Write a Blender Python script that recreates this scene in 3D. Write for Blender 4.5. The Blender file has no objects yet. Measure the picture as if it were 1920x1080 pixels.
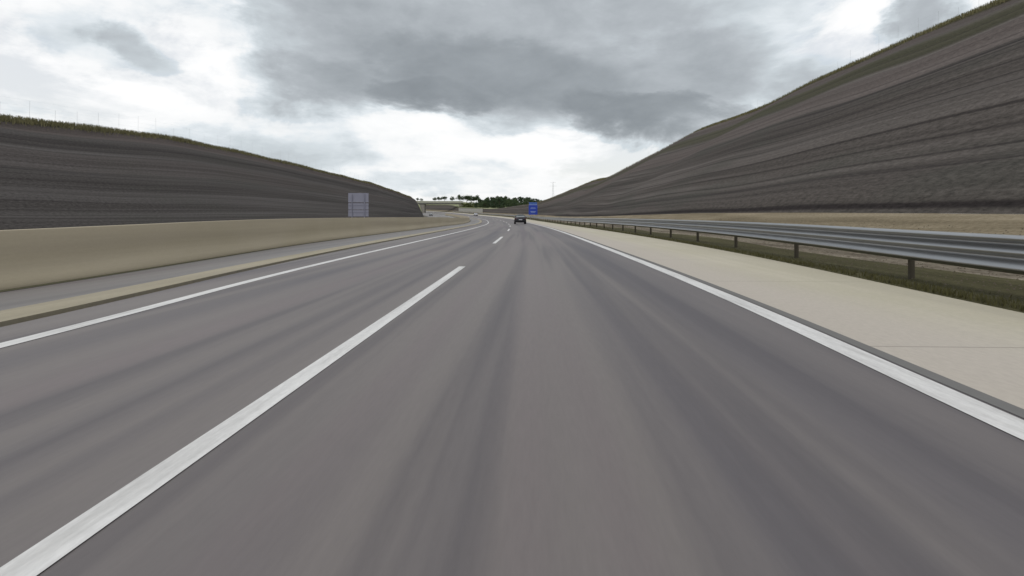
import bpy, bmesh, math, random
import numpy as np
from mathutils import Vector, Matrix, noise as mnoise
R = math.radians
C = bpy.context.scene.collection
sc = bpy.context.scene
rnd = random.Random(7)

# ------------------------------------------------------------------ camera
FPX = 942.0            # focal length in pixels of the 1920 px wide photograph
HOR = 408.0            # image row of the horizon
cam_d = bpy.data.cameras.new('camera')
cam_d.sensor_width = 36.0
cam_d.lens = FPX / 1920 * 36
cam_d.shift_y = -(540 - HOR) / 1920
cam_d.clip_start = 0.05
cam_d.clip_end = 12000
cam = bpy.data.objects.new('camera', cam_d)
C.objects.link(cam)
cam.location = (0, 0, 1.0)
cam.rotation_euler = (R(90), 0, 0)
sc.camera = cam

# ------------------------------------------------------------------ world
SUN_EL, SUN_AZ = R(52), R(200)        # azimuth measured clockwise from +Y
w = bpy.data.worlds.new('World')
sc.world = w
w.use_nodes = True
nt = w.node_tree
for n in list(nt.nodes):
    nt.nodes.remove(n)


class NG:
    """small helper for writing node graphs"""
    def __init__(s, nt):
        s.nt = nt

    def n(s, t, **k):
        x = s.nt.nodes.new(t)
        for a, b in k.items():
            setattr(x, a, b)
        return x

    def put(s, sock, v):
        if v is None:
            return
        if isinstance(v, bpy.types.NodeSocket):
            s.nt.links.new(v, sock)
        else:
            sock.default_value = v

    def m(s, op, a, b=None, c=None, clamp=False):
        x = s.n('ShaderNodeMath', operation=op)
        x.use_clamp = clamp
        s.put(x.inputs[0], a)
        s.put(x.inputs[1], b)
        s.put(x.inputs[2], c)
        return x.outputs[0]

    def mix(s, f, a, b, mode='MIX'):
        x = s.n('ShaderNodeMix', data_type='RGBA', blend_type=mode)
        s.put(x.inputs[0], f)
        s.put(x.inputs[6], a)
        s.put(x.inputs[7], b)
        return x.outputs[2]

    def comb(s, x_, y_, z_=0.0):
        x = s.n('ShaderNodeCombineXYZ')
        s.put(x.inputs[0], x_)
        s.put(x.inputs[1], y_)
        s.put(x.inputs[2], z_)
        return x.outputs[0]

    def noise(s, vec, scale, detail=4, rough=.55, dist=0.0, lac=2.0):
        x = s.n('ShaderNodeTexNoise')
        s.put(x.inputs['Vector'], vec)
        x.inputs['Scale'].default_value = scale
        x.inputs['Detail'].default_value = detail
        x.inputs['Roughness'].default_value = rough
        x.inputs['Lacunarity'].default_value = lac
        x.inputs['Distortion'].default_value = dist
        return x.outputs['Fac']

    def ramp(s, f, stops, interp='LINEAR'):
        x = s.n('ShaderNodeValToRGB')
        cr = x.color_ramp
        cr.interpolation = interp
        while len(cr.elements) > 1:
            cr.elements.remove(cr.elements[-1])
        cr.elements[0].position = stops[0][0]
        c0 = stops[0][1]
        cr.elements[0].color = c0 if len(c0) == 4 else (*c0, 1)
        for p, c in stops[1:]:
            e = cr.elements.new(p)
            e.color = c if len(c) == 4 else (*c, 1)
        s.put(x.inputs[0], f)
        return x.outputs[0]

    def rng(s, v, a, b, c=0.0, d=1.0, smooth=True):
        x = s.n('ShaderNodeMapRange')
        x.interpolation_type = 'SMOOTHSTEP' if smooth else 'LINEAR'
        s.put(x.inputs[0], v)
        x.inputs[1].default_value = a
        x.inputs[2].default_value = b
        x.inputs[3].default_value = c
        x.inputs[4].default_value = d
        return x.outputs[0]


g = NG(nt)
tc = g.n('ShaderNodeTexCoord')
sep = g.n('ShaderNodeSeparateXYZ')
nt.links.new(tc.outputs['Generated'], sep.inputs[0])
dx, dy, dz = sep.outputs
AZ = g.m('ARCTAN2', dx, dy)
EL = g.m('ARCSINE', dz)
# flattened cloud coordinates: clouds get smaller and flatter towards the horizon
elp = g.m('MAXIMUM', EL, 0.0)
q = g.m('DIVIDE', 1.0, g.m('ADD', elp, 0.16))
cu = g.m('MULTIPLY', g.m('SINE', AZ), q)
cv = g.m('MULTIPLY', g.m('COSINE', AZ), q)
cvec = g.comb(cu, cv, g.m('MULTIPLY', EL, 2.0))
n_big = g.noise(cvec, .9, 6, .58, .35)
n_mid = g.noise(cvec, 2.6, 7, .6, .3)
avec = g.comb(AZ, g.m('MULTIPLY', EL, 2.1), 0.3)
n_a = g.noise(avec, 3.2, 7, .6, .3)
n_b = g.noise(g.comb(AZ, g.m('MULTIPLY', EL, 2.1), 4.7), 3.2, 7, .6, .3)
n_c = g.noise(avec, 9.0, 6, .6, .2)
azw = g.m('ADD', AZ, g.m('MULTIPLY', g.m('SUBTRACT', n_a, .5), .34))
elw = g.m('ADD', EL, g.m('MULTIPLY', g.m('SUBTRACT', n_b, .5), .16))


def px2ang(x, y):
    az = math.atan((x - 960) / FPX)
    return az, math.atan((HOR - y) / FPX * math.cos(az))


def blob(x, y, rx, ry, amp, soft=.9, rot=0.0):
    a0, e0 = px2ang(x, y)
    ra = rx / FPX * math.cos(a0) ** 2
    re = ry / FPX * math.cos(a0)
    da = g.m('SUBTRACT', azw, a0)
    de = g.m('SUBTRACT', elw, e0)
    if rot:
        c, s_ = math.cos(rot), math.sin(rot)
        da, de = (g.m('ADD', g.m('MULTIPLY', da, c), g.m('MULTIPLY', de, s_)),
                  g.m('SUBTRACT', g.m('MULTIPLY', de, c), g.m('MULTIPLY', da, s_)))
    r2 = g.m('ADD', g.m('POWER', g.m('ABSOLUTE', g.m('DIVIDE', da, ra)), 2.0),
             g.m('POWER', g.m('ABSOLUTE', g.m('DIVIDE', de, re)), 2.0))
    return g.m('MULTIPLY', g.rng(g.m('SQRT', r2), 1.0 + soft * .45, 1.0 - soft * .65), amp)


def maxall(l):
    o = l[0]
    for x in l[1:]:
        o = g.m('SMOOTH_MAX', o, x, .12)
    return o


dark = maxall([
    blob(760, 70, 380, 120, .56, 1.2), blob(960, 130, 400, 95, .74, 1.1, R(-4)), blob(620, 150, 210, 62, .62, 1.0),
    blob(1180, 195, 180, 58, .84, .8, R(-14)), blob(1100, 20, 380, 120, .50, 1.2), blob(1290, 130, 170, 90, .56, 1.1),
    blob(840, 180, 190, 40, .80, .8), blob(235, 84, 82, 34, .40, 1.1, R(-12)), blob(1480, 150, 140, 60, .44, 1.1, R(20)),
    blob(560, 285, 160, 42, .34, 1.1), blob(360, 262, 150, 30, .26, 1.1), blob(1740, 30, 80, 50, .45, 1.0),
    blob(720, 345, 200, 22, .24, 1.0), blob(1420, 40, 160, 90, .24, 1.1), blob(110, 60, 150, 50, .20, 1.1),
    blob(980, 60, 120, 40, .40, 1.0), blob(900, 320, 140, 14, .14, 1.0),
])
white = maxall([blob(380, 60, 100, 70, .6), blob(1600, 60, 110, 60, .55), blob(1080, 285, 250, 42, .6),
                blob(20, 90, 90, 70, .5), blob(430, 150, 120, 36, .4), blob(170, 160, 150, 26, .4), blob(200, 225, 120, 16, .3),
                blob(790, 240, 90, 22, .3)])
gen = g.rng(n_big, .40, .66, 0.0, .60)
infront = g.m('MULTIPLY', g.rng(dy, .25, .55), g.rng(EL, .62, .42))
base = g.m('MULTIPLY', gen, g.m('SUBTRACT', 1.0, g.m('MULTIPLY', infront, .86)))
D = g.m('MAXIMUM', base, g.m('MULTIPLY', dark, infront))
# billows: ridged noise gives puffed edges
bil = g.m('ABSOLUTE', g.m('SUBTRACT', g.noise(g.comb(AZ, g.m('MULTIPLY', EL, 2.3), 9.1), 5.0, 7, .55, .4), .5))
D = g.m('ADD', D, g.m('MULTIPLY', g.m('SUBTRACT', n_mid, .5), .30))
D = g.m('ADD', D, g.m('MULTIPLY', g.m('SUBTRACT', n_c, .5), .26))
D = g.m('ADD', D, g.m('MULTIPLY', g.m('SUBTRACT', n_a, .5), .34))
D = g.m('SUBTRACT', D, g.m('MULTIPLY', white, g.m('MULTIPLY', infront, .34)))
D = g.m('ADD', D, g.m('MULTIPLY', g.m('SUBTRACT', .10, bil), .45))
D = g.m('ADD', D, .025)
cloud = g.ramp(D, [(0, (1.04, 1.04, 1.04)), (.11, (.97, .98, .985)), (.21, (.80, .85, .885)), (.34, (.62, .675, .71)),
                   (.50, (.475, .51, .54)), (.70, (.345, .375, .40)), (.92, (.265, .29, .312)), (1, (.24, .262, .283))])
overhead = g.rng(EL, .55, 1.3, 1.0, 1.55)
bgc = g.n('ShaderNodeBackground')
nt.links.new(cloud, bgc.inputs[0])
g.put(bgc.inputs[1], overhead)
sky = g.n('ShaderNodeTexSky', sky_type='NISHITA')
sky.sun_disc = False
sky.sun_elevation = SUN_EL
sky.sun_rotation = SUN_AZ
sky.air_density = 1.2
sky.dust_density = 2.5
bgs = g.n('ShaderNodeBackground')
nt.links.new(sky.outputs[0], bgs.inputs[0])
bgs.inputs[1].default_value = .10
gaps = g.m('MULTIPLY', g.rng(n_b, .50, .64), g.rng(D, .34, .20))
cover = g.m('SUBTRACT', .96, g.m('MULTIPLY', gaps, .30))
mixs = g.n('ShaderNodeMixShader')
g.put(mixs.inputs[0], cover)
nt.links.new(bgs.outputs[0], mixs.inputs[1])
nt.links.new(bgc.outputs[0], mixs.inputs[2])
wo = g.n('ShaderNodeOutputWorld')
nt.links.new(mixs.outputs[0], wo.inputs[0])

# ------------------------------------------------------------------ sun (behind thin cloud)
sd = bpy.data.lights.new('sun', 'SUN')
sd.energy = 0.8
sd.angle = R(16)
sd.color = (1, .96, .90)
so = bpy.data.objects.new('sun', sd)
C.objects.link(so)
dirv = Vector((math.sin(SUN_AZ) * math.cos(SUN_EL), math.cos(SUN_AZ) * math.cos(SUN_EL), math.sin(SUN_EL)))
so.rotation_euler = dirv.to_track_quat('Z', 'Y').to_euler()
so.location = (0, 0, 60)

sc.view_settings.view_transform = 'Standard'
sc.view_settings.look = 'None'
sc.view_settings.gamma = 1
sc.view_settings.exposure = 0.0
sc.render.engine = 'CYCLES'
sc.cycles.use_denoising = True
sc.cycles.max_bounces = 5

# ------------------------------------------------------------------ road geometry
I = np.interp


def XC(Y):                       # reference line of the road (0 = just right of the dashed line)
    return .0478 * Y - Y * Y / 2196.0


def HEAD(Y):
    return .0478 - Y / 1098.0


def Z0(Y):                       # height of the road along its right edge line
    return float(I(Y, [0, 70, 90, 110, 135, 160, 190, 225, 258, 304, 349, 420, 495, 620, 800],
                   [0, 0, .05, .18, .46, .70, 1.0, 1.47, 1.93, 2.77, 3.85, 5.5, 7.3, 10.5, 14]))


def EE(Y):                       # superelevation
    return float(I(Y, [0, 60, 190], [0, 0, .05]))


def P(Y, o, dz=0.0, cross=True):
    """point at station Y and offset o; dz above the road surface"""
    h = HEAD(Y)
    k = 1 / math.sqrt(1 + h * h)
    z = Z0(Y) + (EE(Y) * (max(-9.5, min(o, 8)) - 2.4) if cross else 0)
    if o < -9.5:
        z -= I(Y, [0, 60, 190], [0, 0, .1])
    return Vector((XC(Y) + o * k, Y - o * h * k, z + dz))


def T(xs, ys):
    fs = np.linspace(.62, 1.45, 13)
    return lambda Y: float(np.mean(I(Y * fs, xs, ys)))


oL = T([3.9, 6.9, 9.1, 20, 60, 100], [-4.13, -4.37, -4.62, -4.78, -4.85, -4.95])
oR = T([2.3, 6.2, 13, 22], [2.27, 2.45, 2.45, 2.38])
oCon = T([5.2, 13.7, 24], [5.04, 5.80, 6.05])
oBar = T([6.7, 16.7, 22, 70], [-7.16, -8.46, -9.1, -9.4])
zBar = T([6.7, 12, 16.7, 22, 45, 67, 115], [.80, .90, .955, .99, 1.04, 1.06, 1.10])
oS1 = T([4.6, 11.1, 20, 40], [-4.88, -5.66, -6.1, -6.35])       # kerb strip, road side
oS2 = T([5.1, 12.2, 22, 41], [-5.42, -6.2, -6.6, -6.85])
oRail = T([5.5, 14.4, 25, 45], [5.35, 6.15, 6.5, 6.65])
zRb = T([5.5, 14.4, 25, 45, 90], [.346, .404, .45, .475, .48])
zRt = T([5.5, 14.4, 25, 45, 90, 190], [.787, .878, .912, .95, .93, .86])
oFoot = T([5, 15, 25, 100], [9, 9.4, 9.8, 10.5])

STN = []
y = -30.0
while y < 760:
    STN.append(y)
    y += .5 if -2 < y < 12 else (1.0 if y < 40 else (2.0 if y < 140 else 5.0))
STN = np.array(STN)
DIST = {}                        # arc length per station is close to Y


def mesh_obj(name, verts, faces, mat=None, parent=None, uvs=None, smooth=True, mats=None, midx=None):
    me = bpy.data.meshes.new(name)
    me.from_pydata([tuple(v) for v in verts], [], faces)
    if uvs is not None:
        uvl = me.uv_layers.new(name='UVMap')
        vi = np.zeros(len(me.loops), dtype=np.int32)
        me.loops.foreach_get('vertex_index', vi)
        arr = np.array(uvs, dtype=np.float32)[vi]
        uvl.data.foreach_set('uv', arr.ravel())
    if smooth:
        me.polygons.foreach_set('use_smooth', [True] * len(me.polygons))
    for m_ in (mats or ([mat] if mat else [])):
        me.materials.append(m_)
    if midx is not None:
        me.polygons.foreach_set('material_index', midx)
    me.update()
    o = bpy.data.objects.new(name, me)
    C.objects.link(o)
    if parent is not None:
        o.parent = parent
    return o


def sweep(name, prof, mat, parent=None, stations=STN, close=False, caps=False, smooth=True, u=None, y0=None, y1=None):
    """prof(Y) -> list of (offset, dz) ; swept along the road"""
    st = [s for s in stations if (y0 is None or s >= y0) and (y1 is None or s <= y1)]
    if y0 is not None and (not st or st[0] > y0):
        st = [y0] + st
    if y1 is not None and st[-1] < y1:
        st = st + [y1]
    V, U = [], []
    for Y in st:
        pr = prof(Y)
        n = len(pr)
        d = 0
        for j, (o_, dz_) in enumerate(pr):
            V.append(P(Y, o_, dz_))
            if j:
                d += math.hypot(o_ - pr[j - 1][0], dz_ - pr[j - 1][1])
            U.append((o_ if u != 'len' else d, Y))
    F = []
    for i in range(len(st) - 1):
        for j in range(n - (0 if close else 1)):
            a = i * n + j
            b = i * n + (j + 1) % n
            F.append((a, b, b + n, a + n))
    if caps:
        F.append(tuple(range(n - 1, -1, -1)))
        F.append(tuple((len(st) - 1) * n + j for j in range(n)))
    return mesh_obj(name, V, F, mat, parent, U, smooth)


def struct(o, kind='structure', label=None):
    o['kind'] = kind
    if label:
        o['label'] = label
    return o


def tag(o, label, cat, group=None):
    o['label'] = label
    o['category'] = cat
    if group:
        o['group'] = group
    return o


def empty(name, loc=(0, 0, 0), rz=0.0):
    o = bpy.data.objects.new(name, None)
    C.objects.link(o)
    o.location = loc
    o.rotation_euler = (0, 0, rz)
    o.empty_display_size = .2
    return o


# ------------------------------------------------------------------ materials
def mat_new(name, rough=.8, spec=.4, metal=0.0):
    m = bpy.data.materials.new(name)
    m.use_nodes = True
    b = m.node_tree.nodes['Principled BSDF']
    b.inputs['Roughness'].default_value = rough
    b.inputs['Specular IOR Level'].default_value = spec
    b.inputs['Metallic'].default_value = metal
    return m, NG(m.node_tree), b


def uvw(k):
    u_ = k.n('ShaderNodeUVMap', uv_map='UVMap')
    s_ = k.n('ShaderNodeSeparateXYZ')
    k.nt.links.new(u_.outputs[0], s_.inputs[0])
    return s_.outputs[0], s_.outputs[1]


def bump(k, b, h, strength=.3, dist=.02):
    x = k.n('ShaderNodeBump')
    x.inputs['Strength'].default_value = strength
    x.inputs['Distance'].default_value = dist
    k.put(x.inputs['Height'], h)
    k.nt.links.new(x.outputs[0], b.inputs['Normal'])


def plain(name, col, rough=.6, spec=.4, metal=0.0, var=.12, scale=3.0):
    m, k, b = mat_new(name, rough, spec, metal)
    t = k.n('ShaderNodeTexCoord')
    nn = k.noise(t.outputs['Object'], scale, 5, .6)
    lo = tuple(c * (1 - var) for c in col)
    hi = tuple(min(1, c * (1 + var)) for c in col)
    k.put(b.inputs['Base Color'], k.mix(nn, (*lo, 1), (*hi, 1)))
    return m


def asphalt(name, warm=(.142, .124, .118), cool=(.078, .069, .077), dark=(.052, .045, .053)):
    m, k, b = mat_new(name, .60, .5)
    u, v = uvw(k)
    big = k.noise(k.comb(k.m('MULTIPLY', u, 1.0), k.m('MULTIPLY', v, .03), 1.3), 1.0, 3, .5)
    fine = k.noise(k.comb(k.m('MULTIPLY', u, 2.4), k.m('MULTIPLY', v, .05), 5.1), 1.0, 4, .5)
    patch = k.noise(k.comb(k.m('MULTIPLY', u, .8), k.m('MULTIPLY', v, .10), 8.0), 1.0, 4, .5)
    grain = k.noise(k.comb(u, k.m('MULTIPLY', v, .12), 0), 40, 3, .7)
    edge = k.rng(u, .2, 1.7)
    tracks = None
    for c0, w0, a0 in ((1.55, .30, .55), (-.30, .30, .40), (-2.15, .30, .5), (-3.75, .34, .45), (.25, .34, -.45), (-3.0, .3, -.35), (.80, .16, .35), (-1.85, .12, .3)):
        t_ = k.m('MULTIPLY', k.rng(k.m('ABSOLUTE', k.m('SUBTRACT', u, c0)), w0, .04), a0)
        tracks = t_ if tracks is None else k.m('ADD', tracks, t_)
    f = k.m('ADD', k.m('MULTIPLY', edge, .40), tracks)
    f = k.m('ADD', f, k.m('MULTIPLY', k.m('SUBTRACT', big, .48), 2.3))
    f = k.m('ADD', f, k.m('MULTIPLY', k.m('SUBTRACT', patch, .5), 1.1), clamp=True)
    col = k.mix(f, (*warm, 1), (*cool, 1))
    col = k.mix(k.m('MULTIPLY', k.rng(fine, .46, .66), .55), col, (*dark, 1))
    col = k.mix(k.m('MULTIPLY', k.rng(fine, .46, .28), .35), col, (warm[0] * 1.22, warm[1] * 1.22, warm[2] * 1.22, 1))
    tint = k.noise(k.comb(k.m('MULTIPLY', u, 1.2), k.m('MULTIPLY', v, .03), 3.3), 1.0, 2, .5)
    col = k.mix(k.m('MULTIPLY', k.rng(tint, .5, .7), .35), col, (.125, .092, .102, 1))
    gr = k.rng(grain, .3, .7, .95, 1.05, False)
    col = k.mix(1.0, col, k.comb(gr, gr, gr), 'MULTIPLY')
    k.put(b.inputs['Base Color'], col)
    bump(k, b, grain, .08, .01)
    return m


M = {}
M['asphalt'] = asphalt('asphalt')
M['asphalt_old'] = asphalt('asphalt_shoulder', (.165, .152, .143), (.140, .130, .130), (.11, .10, .10))


def paint():
    m, k, b = mat_new('road_paint', .55, .4)
    u, v = uvw(k)
    n1 = k.noise(k.comb(k.m('MULTIPLY', u, 6), k.m('MULTIPLY', v, .5), 0), 1.5, 6, .65)
    n2 = k.noise(k.comb(u, k.m('MULTIPLY', v, .3), 0), 45, 3, .7)
    col = k.ramp(n1, [(.30, (.46, .445, .43)), (.5, (.60, .585, .57)), (.7, (.68, .665, .65))])
    g2 = k.rng(n2, .3, .7, .88, 1.05, False)
    col = k.mix(1.0, col, k.comb(g2, g2, g2), 'MULTIPLY')
    k.put(b.inputs['Base Color'], col)
    return m


M['paint'] = paint()


def concrete(name, col, alt, joints=None, grain=.07, inner=None):
    m, k, b = mat_new(name, .85, .25)
    u, v = uvw(k)
    st = k.noise(k.comb(k.m('MULTIPLY', u, 3.0), k.m('MULTIPLY', v, .07), 2.0), 1.0, 5, .6)
    pt = k.noise(k.comb(k.m('MULTIPLY', u, .5), k.m('MULTIPLY', v, .18), 6.0), 1.0, 5, .6)
    gr = k.noise(k.comb(u, k.m('MULTIPLY', v, .35), 0), 30, 4, .7)
    c = k.mix(k.rng(st, .3, .7), (*col, 1), (*alt, 1))
    c = k.mix(k.m('MULTIPLY', k.rng(pt, .35, .7), .5), c, (col[0] * .80, col[1] * .80, col[2] * .74, 1))
    g1 = k.rng(gr, .3, .7, 1 - grain, 1 + grain, False)
    if inner:
        c = k.mix(k.m('MULTIPLY', k.rng(k.m('ADD', u, k.m('MULTIPLY', pt, .8)), 4.9, 3.4), .8), c, (*inner, 1))
    c = k.mix(1.0, c, k.comb(g1, g1, g1), 'MULTIPLY')
    if joints:
        fr = k.m('FRACT', k.m('DIVIDE', v, joints))
        ln = k.m('LESS_THAN', fr, .014 / joints * 1.6)
        c = k.mix(k.m('MULTIPLY', ln, .45), c, (.12, .115, .10, 1))
    k.put(b.inputs['Base Color'], c)
    bump(k, b, gr, .15, .01)
    return m


M['shoulder'] = concrete('shoulder_concrete', (.460, .420, .335), (.415, .378, .305), joints=4.0, inner=(.41, .365, .325))
M['barrier'] = concrete('barrier_concrete', (.435, .375, .275), (.375, .322, .24), grain=.03)
M['kerb'] = concrete('kerb_concrete', (.335, .295, .220), (.28, .248, .19))
M['pale'] = concrete('pale_concrete', (.50, .49, .46), (.42, .41, .38))


def gravel(name, stops, ls=.12, lu=2.2, grain=22):
    m, k, b = mat_new(name, .95, .1)
    u, v = uvw(k)
    st = k.noise(k.comb(k.m('MULTIPLY', u, lu), k.m('MULTIPLY', v, ls), 2.0), 1.0, 6, .65)
    gr = k.noise(k.comb(u, k.m('MULTIPLY', v, .35), 0), grain, 4, .75)
    c = k.ramp(k.m('ADD', k.m('MULTIPLY', st, .6), k.m('MULTIPLY', gr, .4)), stops)
    k.put(b.inputs['Base Color'], c)
    bump(k, b, gr, .7, .04)
    return m


M['gravel'] = gravel('berm_gravel', [(.34, (.09, .072, .05)), (.45, (.16, .130, .085)), (.54, (.225, .185, .125)), (.66, (.32, .27, .195))])
M['stones'] = gravel('shoulder_gravel', [(.34, (.055, .045, .036)), (.46, (.12, .10, .075)), (.54, (.20, .17, .13)), (.66, (.36, .32, .26))], grain=16)
M['soil'] = gravel('dark_soil', [(.34, (.022, .017, .015)), (.46, (.042, .033, .028)), (.54, (.065, .052, .042)), (.68, (.17, .14, .11))], grain=16)
M['verge'] = gravel('verge_soil', [(.32, (.035, .033, .016)), (.46, (.06, .055, .028)), (.56, (.085, .078, .04)), (.72, (.16, .14, .09))])
M['median'] = gravel('median_gravel', [(.30, (.09, .08, .07)), (.5, (.14, .13, .11)), (.70, (.20, .19, .17))])


def bankmat(left=False):
    """rough dark soil with long strata along the road; u = height fraction from foot to crest, v = metres along"""
    m, k, b = mat_new('bank_soil_grey' if left else 'bank_soil', .95, .08)
    u, v = uvw(k)
    w1 = k.noise(k.comb(k.m('MULTIPLY', u, 1.5), k.m('MULTIPLY', v, .012), 4.0), 1.0, 3, .5)
    uw = k.m('ADD', u, k.m('MULTIPLY', k.m('SUBTRACT', w1, .5), .06))
    st = k.noise(k.comb(k.m('MULTIPLY', uw, 16), k.m('MULTIPLY', v, .009), 1.0), 1.0, 5, .62)
    st2 = k.noise(k.comb(k.m('MULTIPLY', uw, 55), k.m('MULTIPLY', v, .016), 7.0), 1.0, 4, .65)
    pat = k.noise(k.comb(k.m('MULTIPLY', uw, 5), k.m('MULTIPLY', v, .05), 9.0), 1.0, 4, .6)
    gr = k.noise(k.comb(k.m('MULTIPLY', u, 70), k.m('MULTIPLY', v, 1.1), 0), 3.0, 4, .8)
    c = k.ramp(k.m('ADD', k.m('MULTIPLY', st, .58), k.m('MULTIPLY', st2, .42)),
               [(.34, (.042, .037, .036)), (.45, (.058, .052, .049)), (.55, (.074, .067, .064)), (.66, (.094, .086, .082))] if left else
               [(.36, (.032, .027, .025)), (.45, (.058, .050, .045)), (.53, (.082, .071, .064)), (.63, (.118, .103, .095))])
    # olive patches of thin grass
    c = k.mix(k.m('MULTIPLY', k.rng(pat, .48, .66), .2 if left else .40), c, (.052, .053, .044, 1))
    # grassy band below the crest and a pale scraped band
    gb = k.m('MULTIPLY', k.rng(uw, .70, .76), k.rng(uw, .87, .82))
    c = k.mix(k.m('MULTIPLY', gb, .0 if left else .5), c, (.062, .062, .030, 1))
    pb = k.m('MULTIPLY', k.rng(uw, .50, .53), k.rng(uw, .70, .66))
    c = k.mix(k.m('MULTIPLY', pb, .15 if left else .5), c, (.120, .097, .090, 1))
    tb = k.m('MULTIPLY', k.rng(uw, .855, .88), k.rng(uw, .985, .965))
    c = k.mix(k.m('MULTIPLY', tb, .45), c, (.115, .092, .085, 1))
    top = k.rng(uw, .965, .99)
    c = k.mix(k.m('MULTIPLY', top, .9), c, (.070, .064, .028, 1))
    # thin drainage lines running along the slope
    for pos, wd, s_ in ((.335, .004, .4), (.42, .003, .35), (.56, .003, .35), (.64, .003, .3), (.74, .0035, .4), (.785, .003, .35), (.88, .003, .4),
                        (.905, .003, .4), (.93, .003, .4), (.20, .005, .45), (.07, .004, .35), (.16, .003, .3), (.475, .007, .55), (.505, .004, .4), (.27, .006, .4), (.69, .006, .45), (.12, .005, .4), (.38, .004, .3),
                        (.006, .006, .6), (.60, .003, .25), (.83, .003, .3)):
        ln = k.rng(k.m('ABSOLUTE', k.m('SUBTRACT', uw, pos)), wd, wd * .2)
        c = k.mix(k.m('MULTIPLY', ln, s_ * (.9 if left else 1.5)), c, (.020, .016, .016, 1))
    g1 = k.rng(gr, .30, .70, .52, 1.48, False)
    near = k.rng(v, 150, 22, .2, 1.0, False)
    g1 = k.m('ADD', 1.0, k.m('MULTIPLY', k.m('SUBTRACT', g1, 1.0), near))
    c = k.mix(1.0, c, k.comb(g1, g1, g1), 'MULTIPLY')
    k.put(b.inputs['Base Color'], c)
    bump(k, b, k.m('ADD', k.m('MULTIPLY', gr, .25), k.m('ADD', st, k.m('MULTIPLY', st2, .4))), .55, .25)
    return m


M['bank'] = bankmat()
M['bank_l'] = bankmat(True)


def fieldmat():
    m, k, b = mat_new('dry_field', .95, .1)
    t = k.n('ShaderNodeTexCoord')
    a = k.noise(t.outputs['Object'], .02, 5, .6)
    c_ = k.noise(t.outputs['Object'], .6, 5, .7)
    c = k.ramp(k.m('ADD', k.m('MULTIPLY', a, .7), k.m('MULTIPLY', c_, .3)),
               [(.35, (.10, .11, .045)), (.5, (.22, .23, .13)), (.65, (.30, .29, .19))])
    k.put(b.inputs['Base Color'], c)
    return m


M['field'] = fieldmat()
M['grass'] = plain('grass_blades', (.165, .150, .080), .9, .1, 0, .45, 1.2)
M['grass_green'] = plain('green_blades', (.085, .080, .035), .9, .1, 0, .4, 1.2)
M['steel'] = plain('galvanised_steel', (.33, .335, .345), .36, .5, .97, .10, 1.5)
M['steel_dull'] = plain('dull_steel', (.27, .265, .28), .6, .4, .3, .08, 2.0)
M['post'] = plain('weathered_post', (.085, .074, .055), .8, .3, .1, .2, 3.0)
M['leaf_a'] = plain('foliage_dark', (.045, .070, .034), .8, .2, 0, .5, .6)
M['leaf_b'] = plain('foliage_mid', (.066, .094, .042), .8, .2, 0, .5, .6)
M['leaf_c'] = plain('foliage_olive', (.105, .125, .035), .8, .2, 0, .4, .6)
M['fence'] = plain('fence_grey', (.55, .57, .59), .7, .3, .2, .1, 3.0)
M['bark'] = plain('bark', (.07, .055, .04), .9, .1, 0, .3, 2.0)
M['sign_blue'] = plain('sign_blue', (.018, .050, .36), .45, .4, 0, .10, .8)
M['sign_pale'] = plain('sign_pale_band', (.28, .36, .60), .5, .4, 0, .08, .8)
M['sign_back'] = plain('sign_back_sheet', (.25, .25, .31), .55, .4, .1, .10, 1.2)
M['car_dark'] = plain('dark_car_paint', (.012, .012, .020), .25, .6, 0, .1, 1)
M['car_white'] = plain('white_car_paint', (.62, .62, .66), .3, .5, 0, .04, 1)
M['glass'] = plain('car_glass', (.22, .24, .25), .06, .9, 0, .05, 1)  # pale base colour imitates sky reflected in the car windows
M['tyre'] = plain('tyre_rubber', (.015, .015, .015), .85, .2, 0, .1, 4)
M['rim'] = plain('wheel_rim', (.25, .25, .26), .4, .5, .7, .05, 1)
M['tail'] = plain('tail_lamp_red', (.07, .008, .012), .25, .6, 0, .1, 1)
M['plate'] = plain('plate_white', (.55, .55, .60), .5, .4, 0, .03, 1)
M['lampw'] = plain('head_lamp_clear', (.6, .6, .62), .15, .6, 0, .03, 1)
M['trim'] = plain('black_trim', (.02, .02, .022), .7, .3, 0, .1, 2)

# ------------------------------------------------------------------ ground sheet
gs = 6000
ground = mesh_obj('ground', [(-gs, -gs, -3), (gs, -gs, -3), (gs, gs, -3), (-gs, gs, -3)], [(0, 1, 2, 3)], M['field'])
struct(ground)

# ------------------------------------------------------------------ road
road = sweep('road', lambda Y: [(oS1(Y) + .06, 0), (-3, 0), (-1.4, 0), (1.2, 0), (oR(Y) + .24, 0)], M['asphalt'])
struct(road)


def line(name, of, wd, y0=None, y1=None, h=.004):
    o = sweep(name, lambda Y: [(of(Y) - wd / 2, h), (of(Y) + wd / 2, h)], M['paint'], road, y0=y0, y1=y1)
    return o


line('edge_line', oL, .16)
line('edge_line', oR, .21)
for i in range(-1, 30):
    c = 4.6 + 18.1 * i
    line('lane_dash', lambda Y: -1.455, .135, c - 3.3, c + (5.6 if i == 0 else 3.4))
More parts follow.
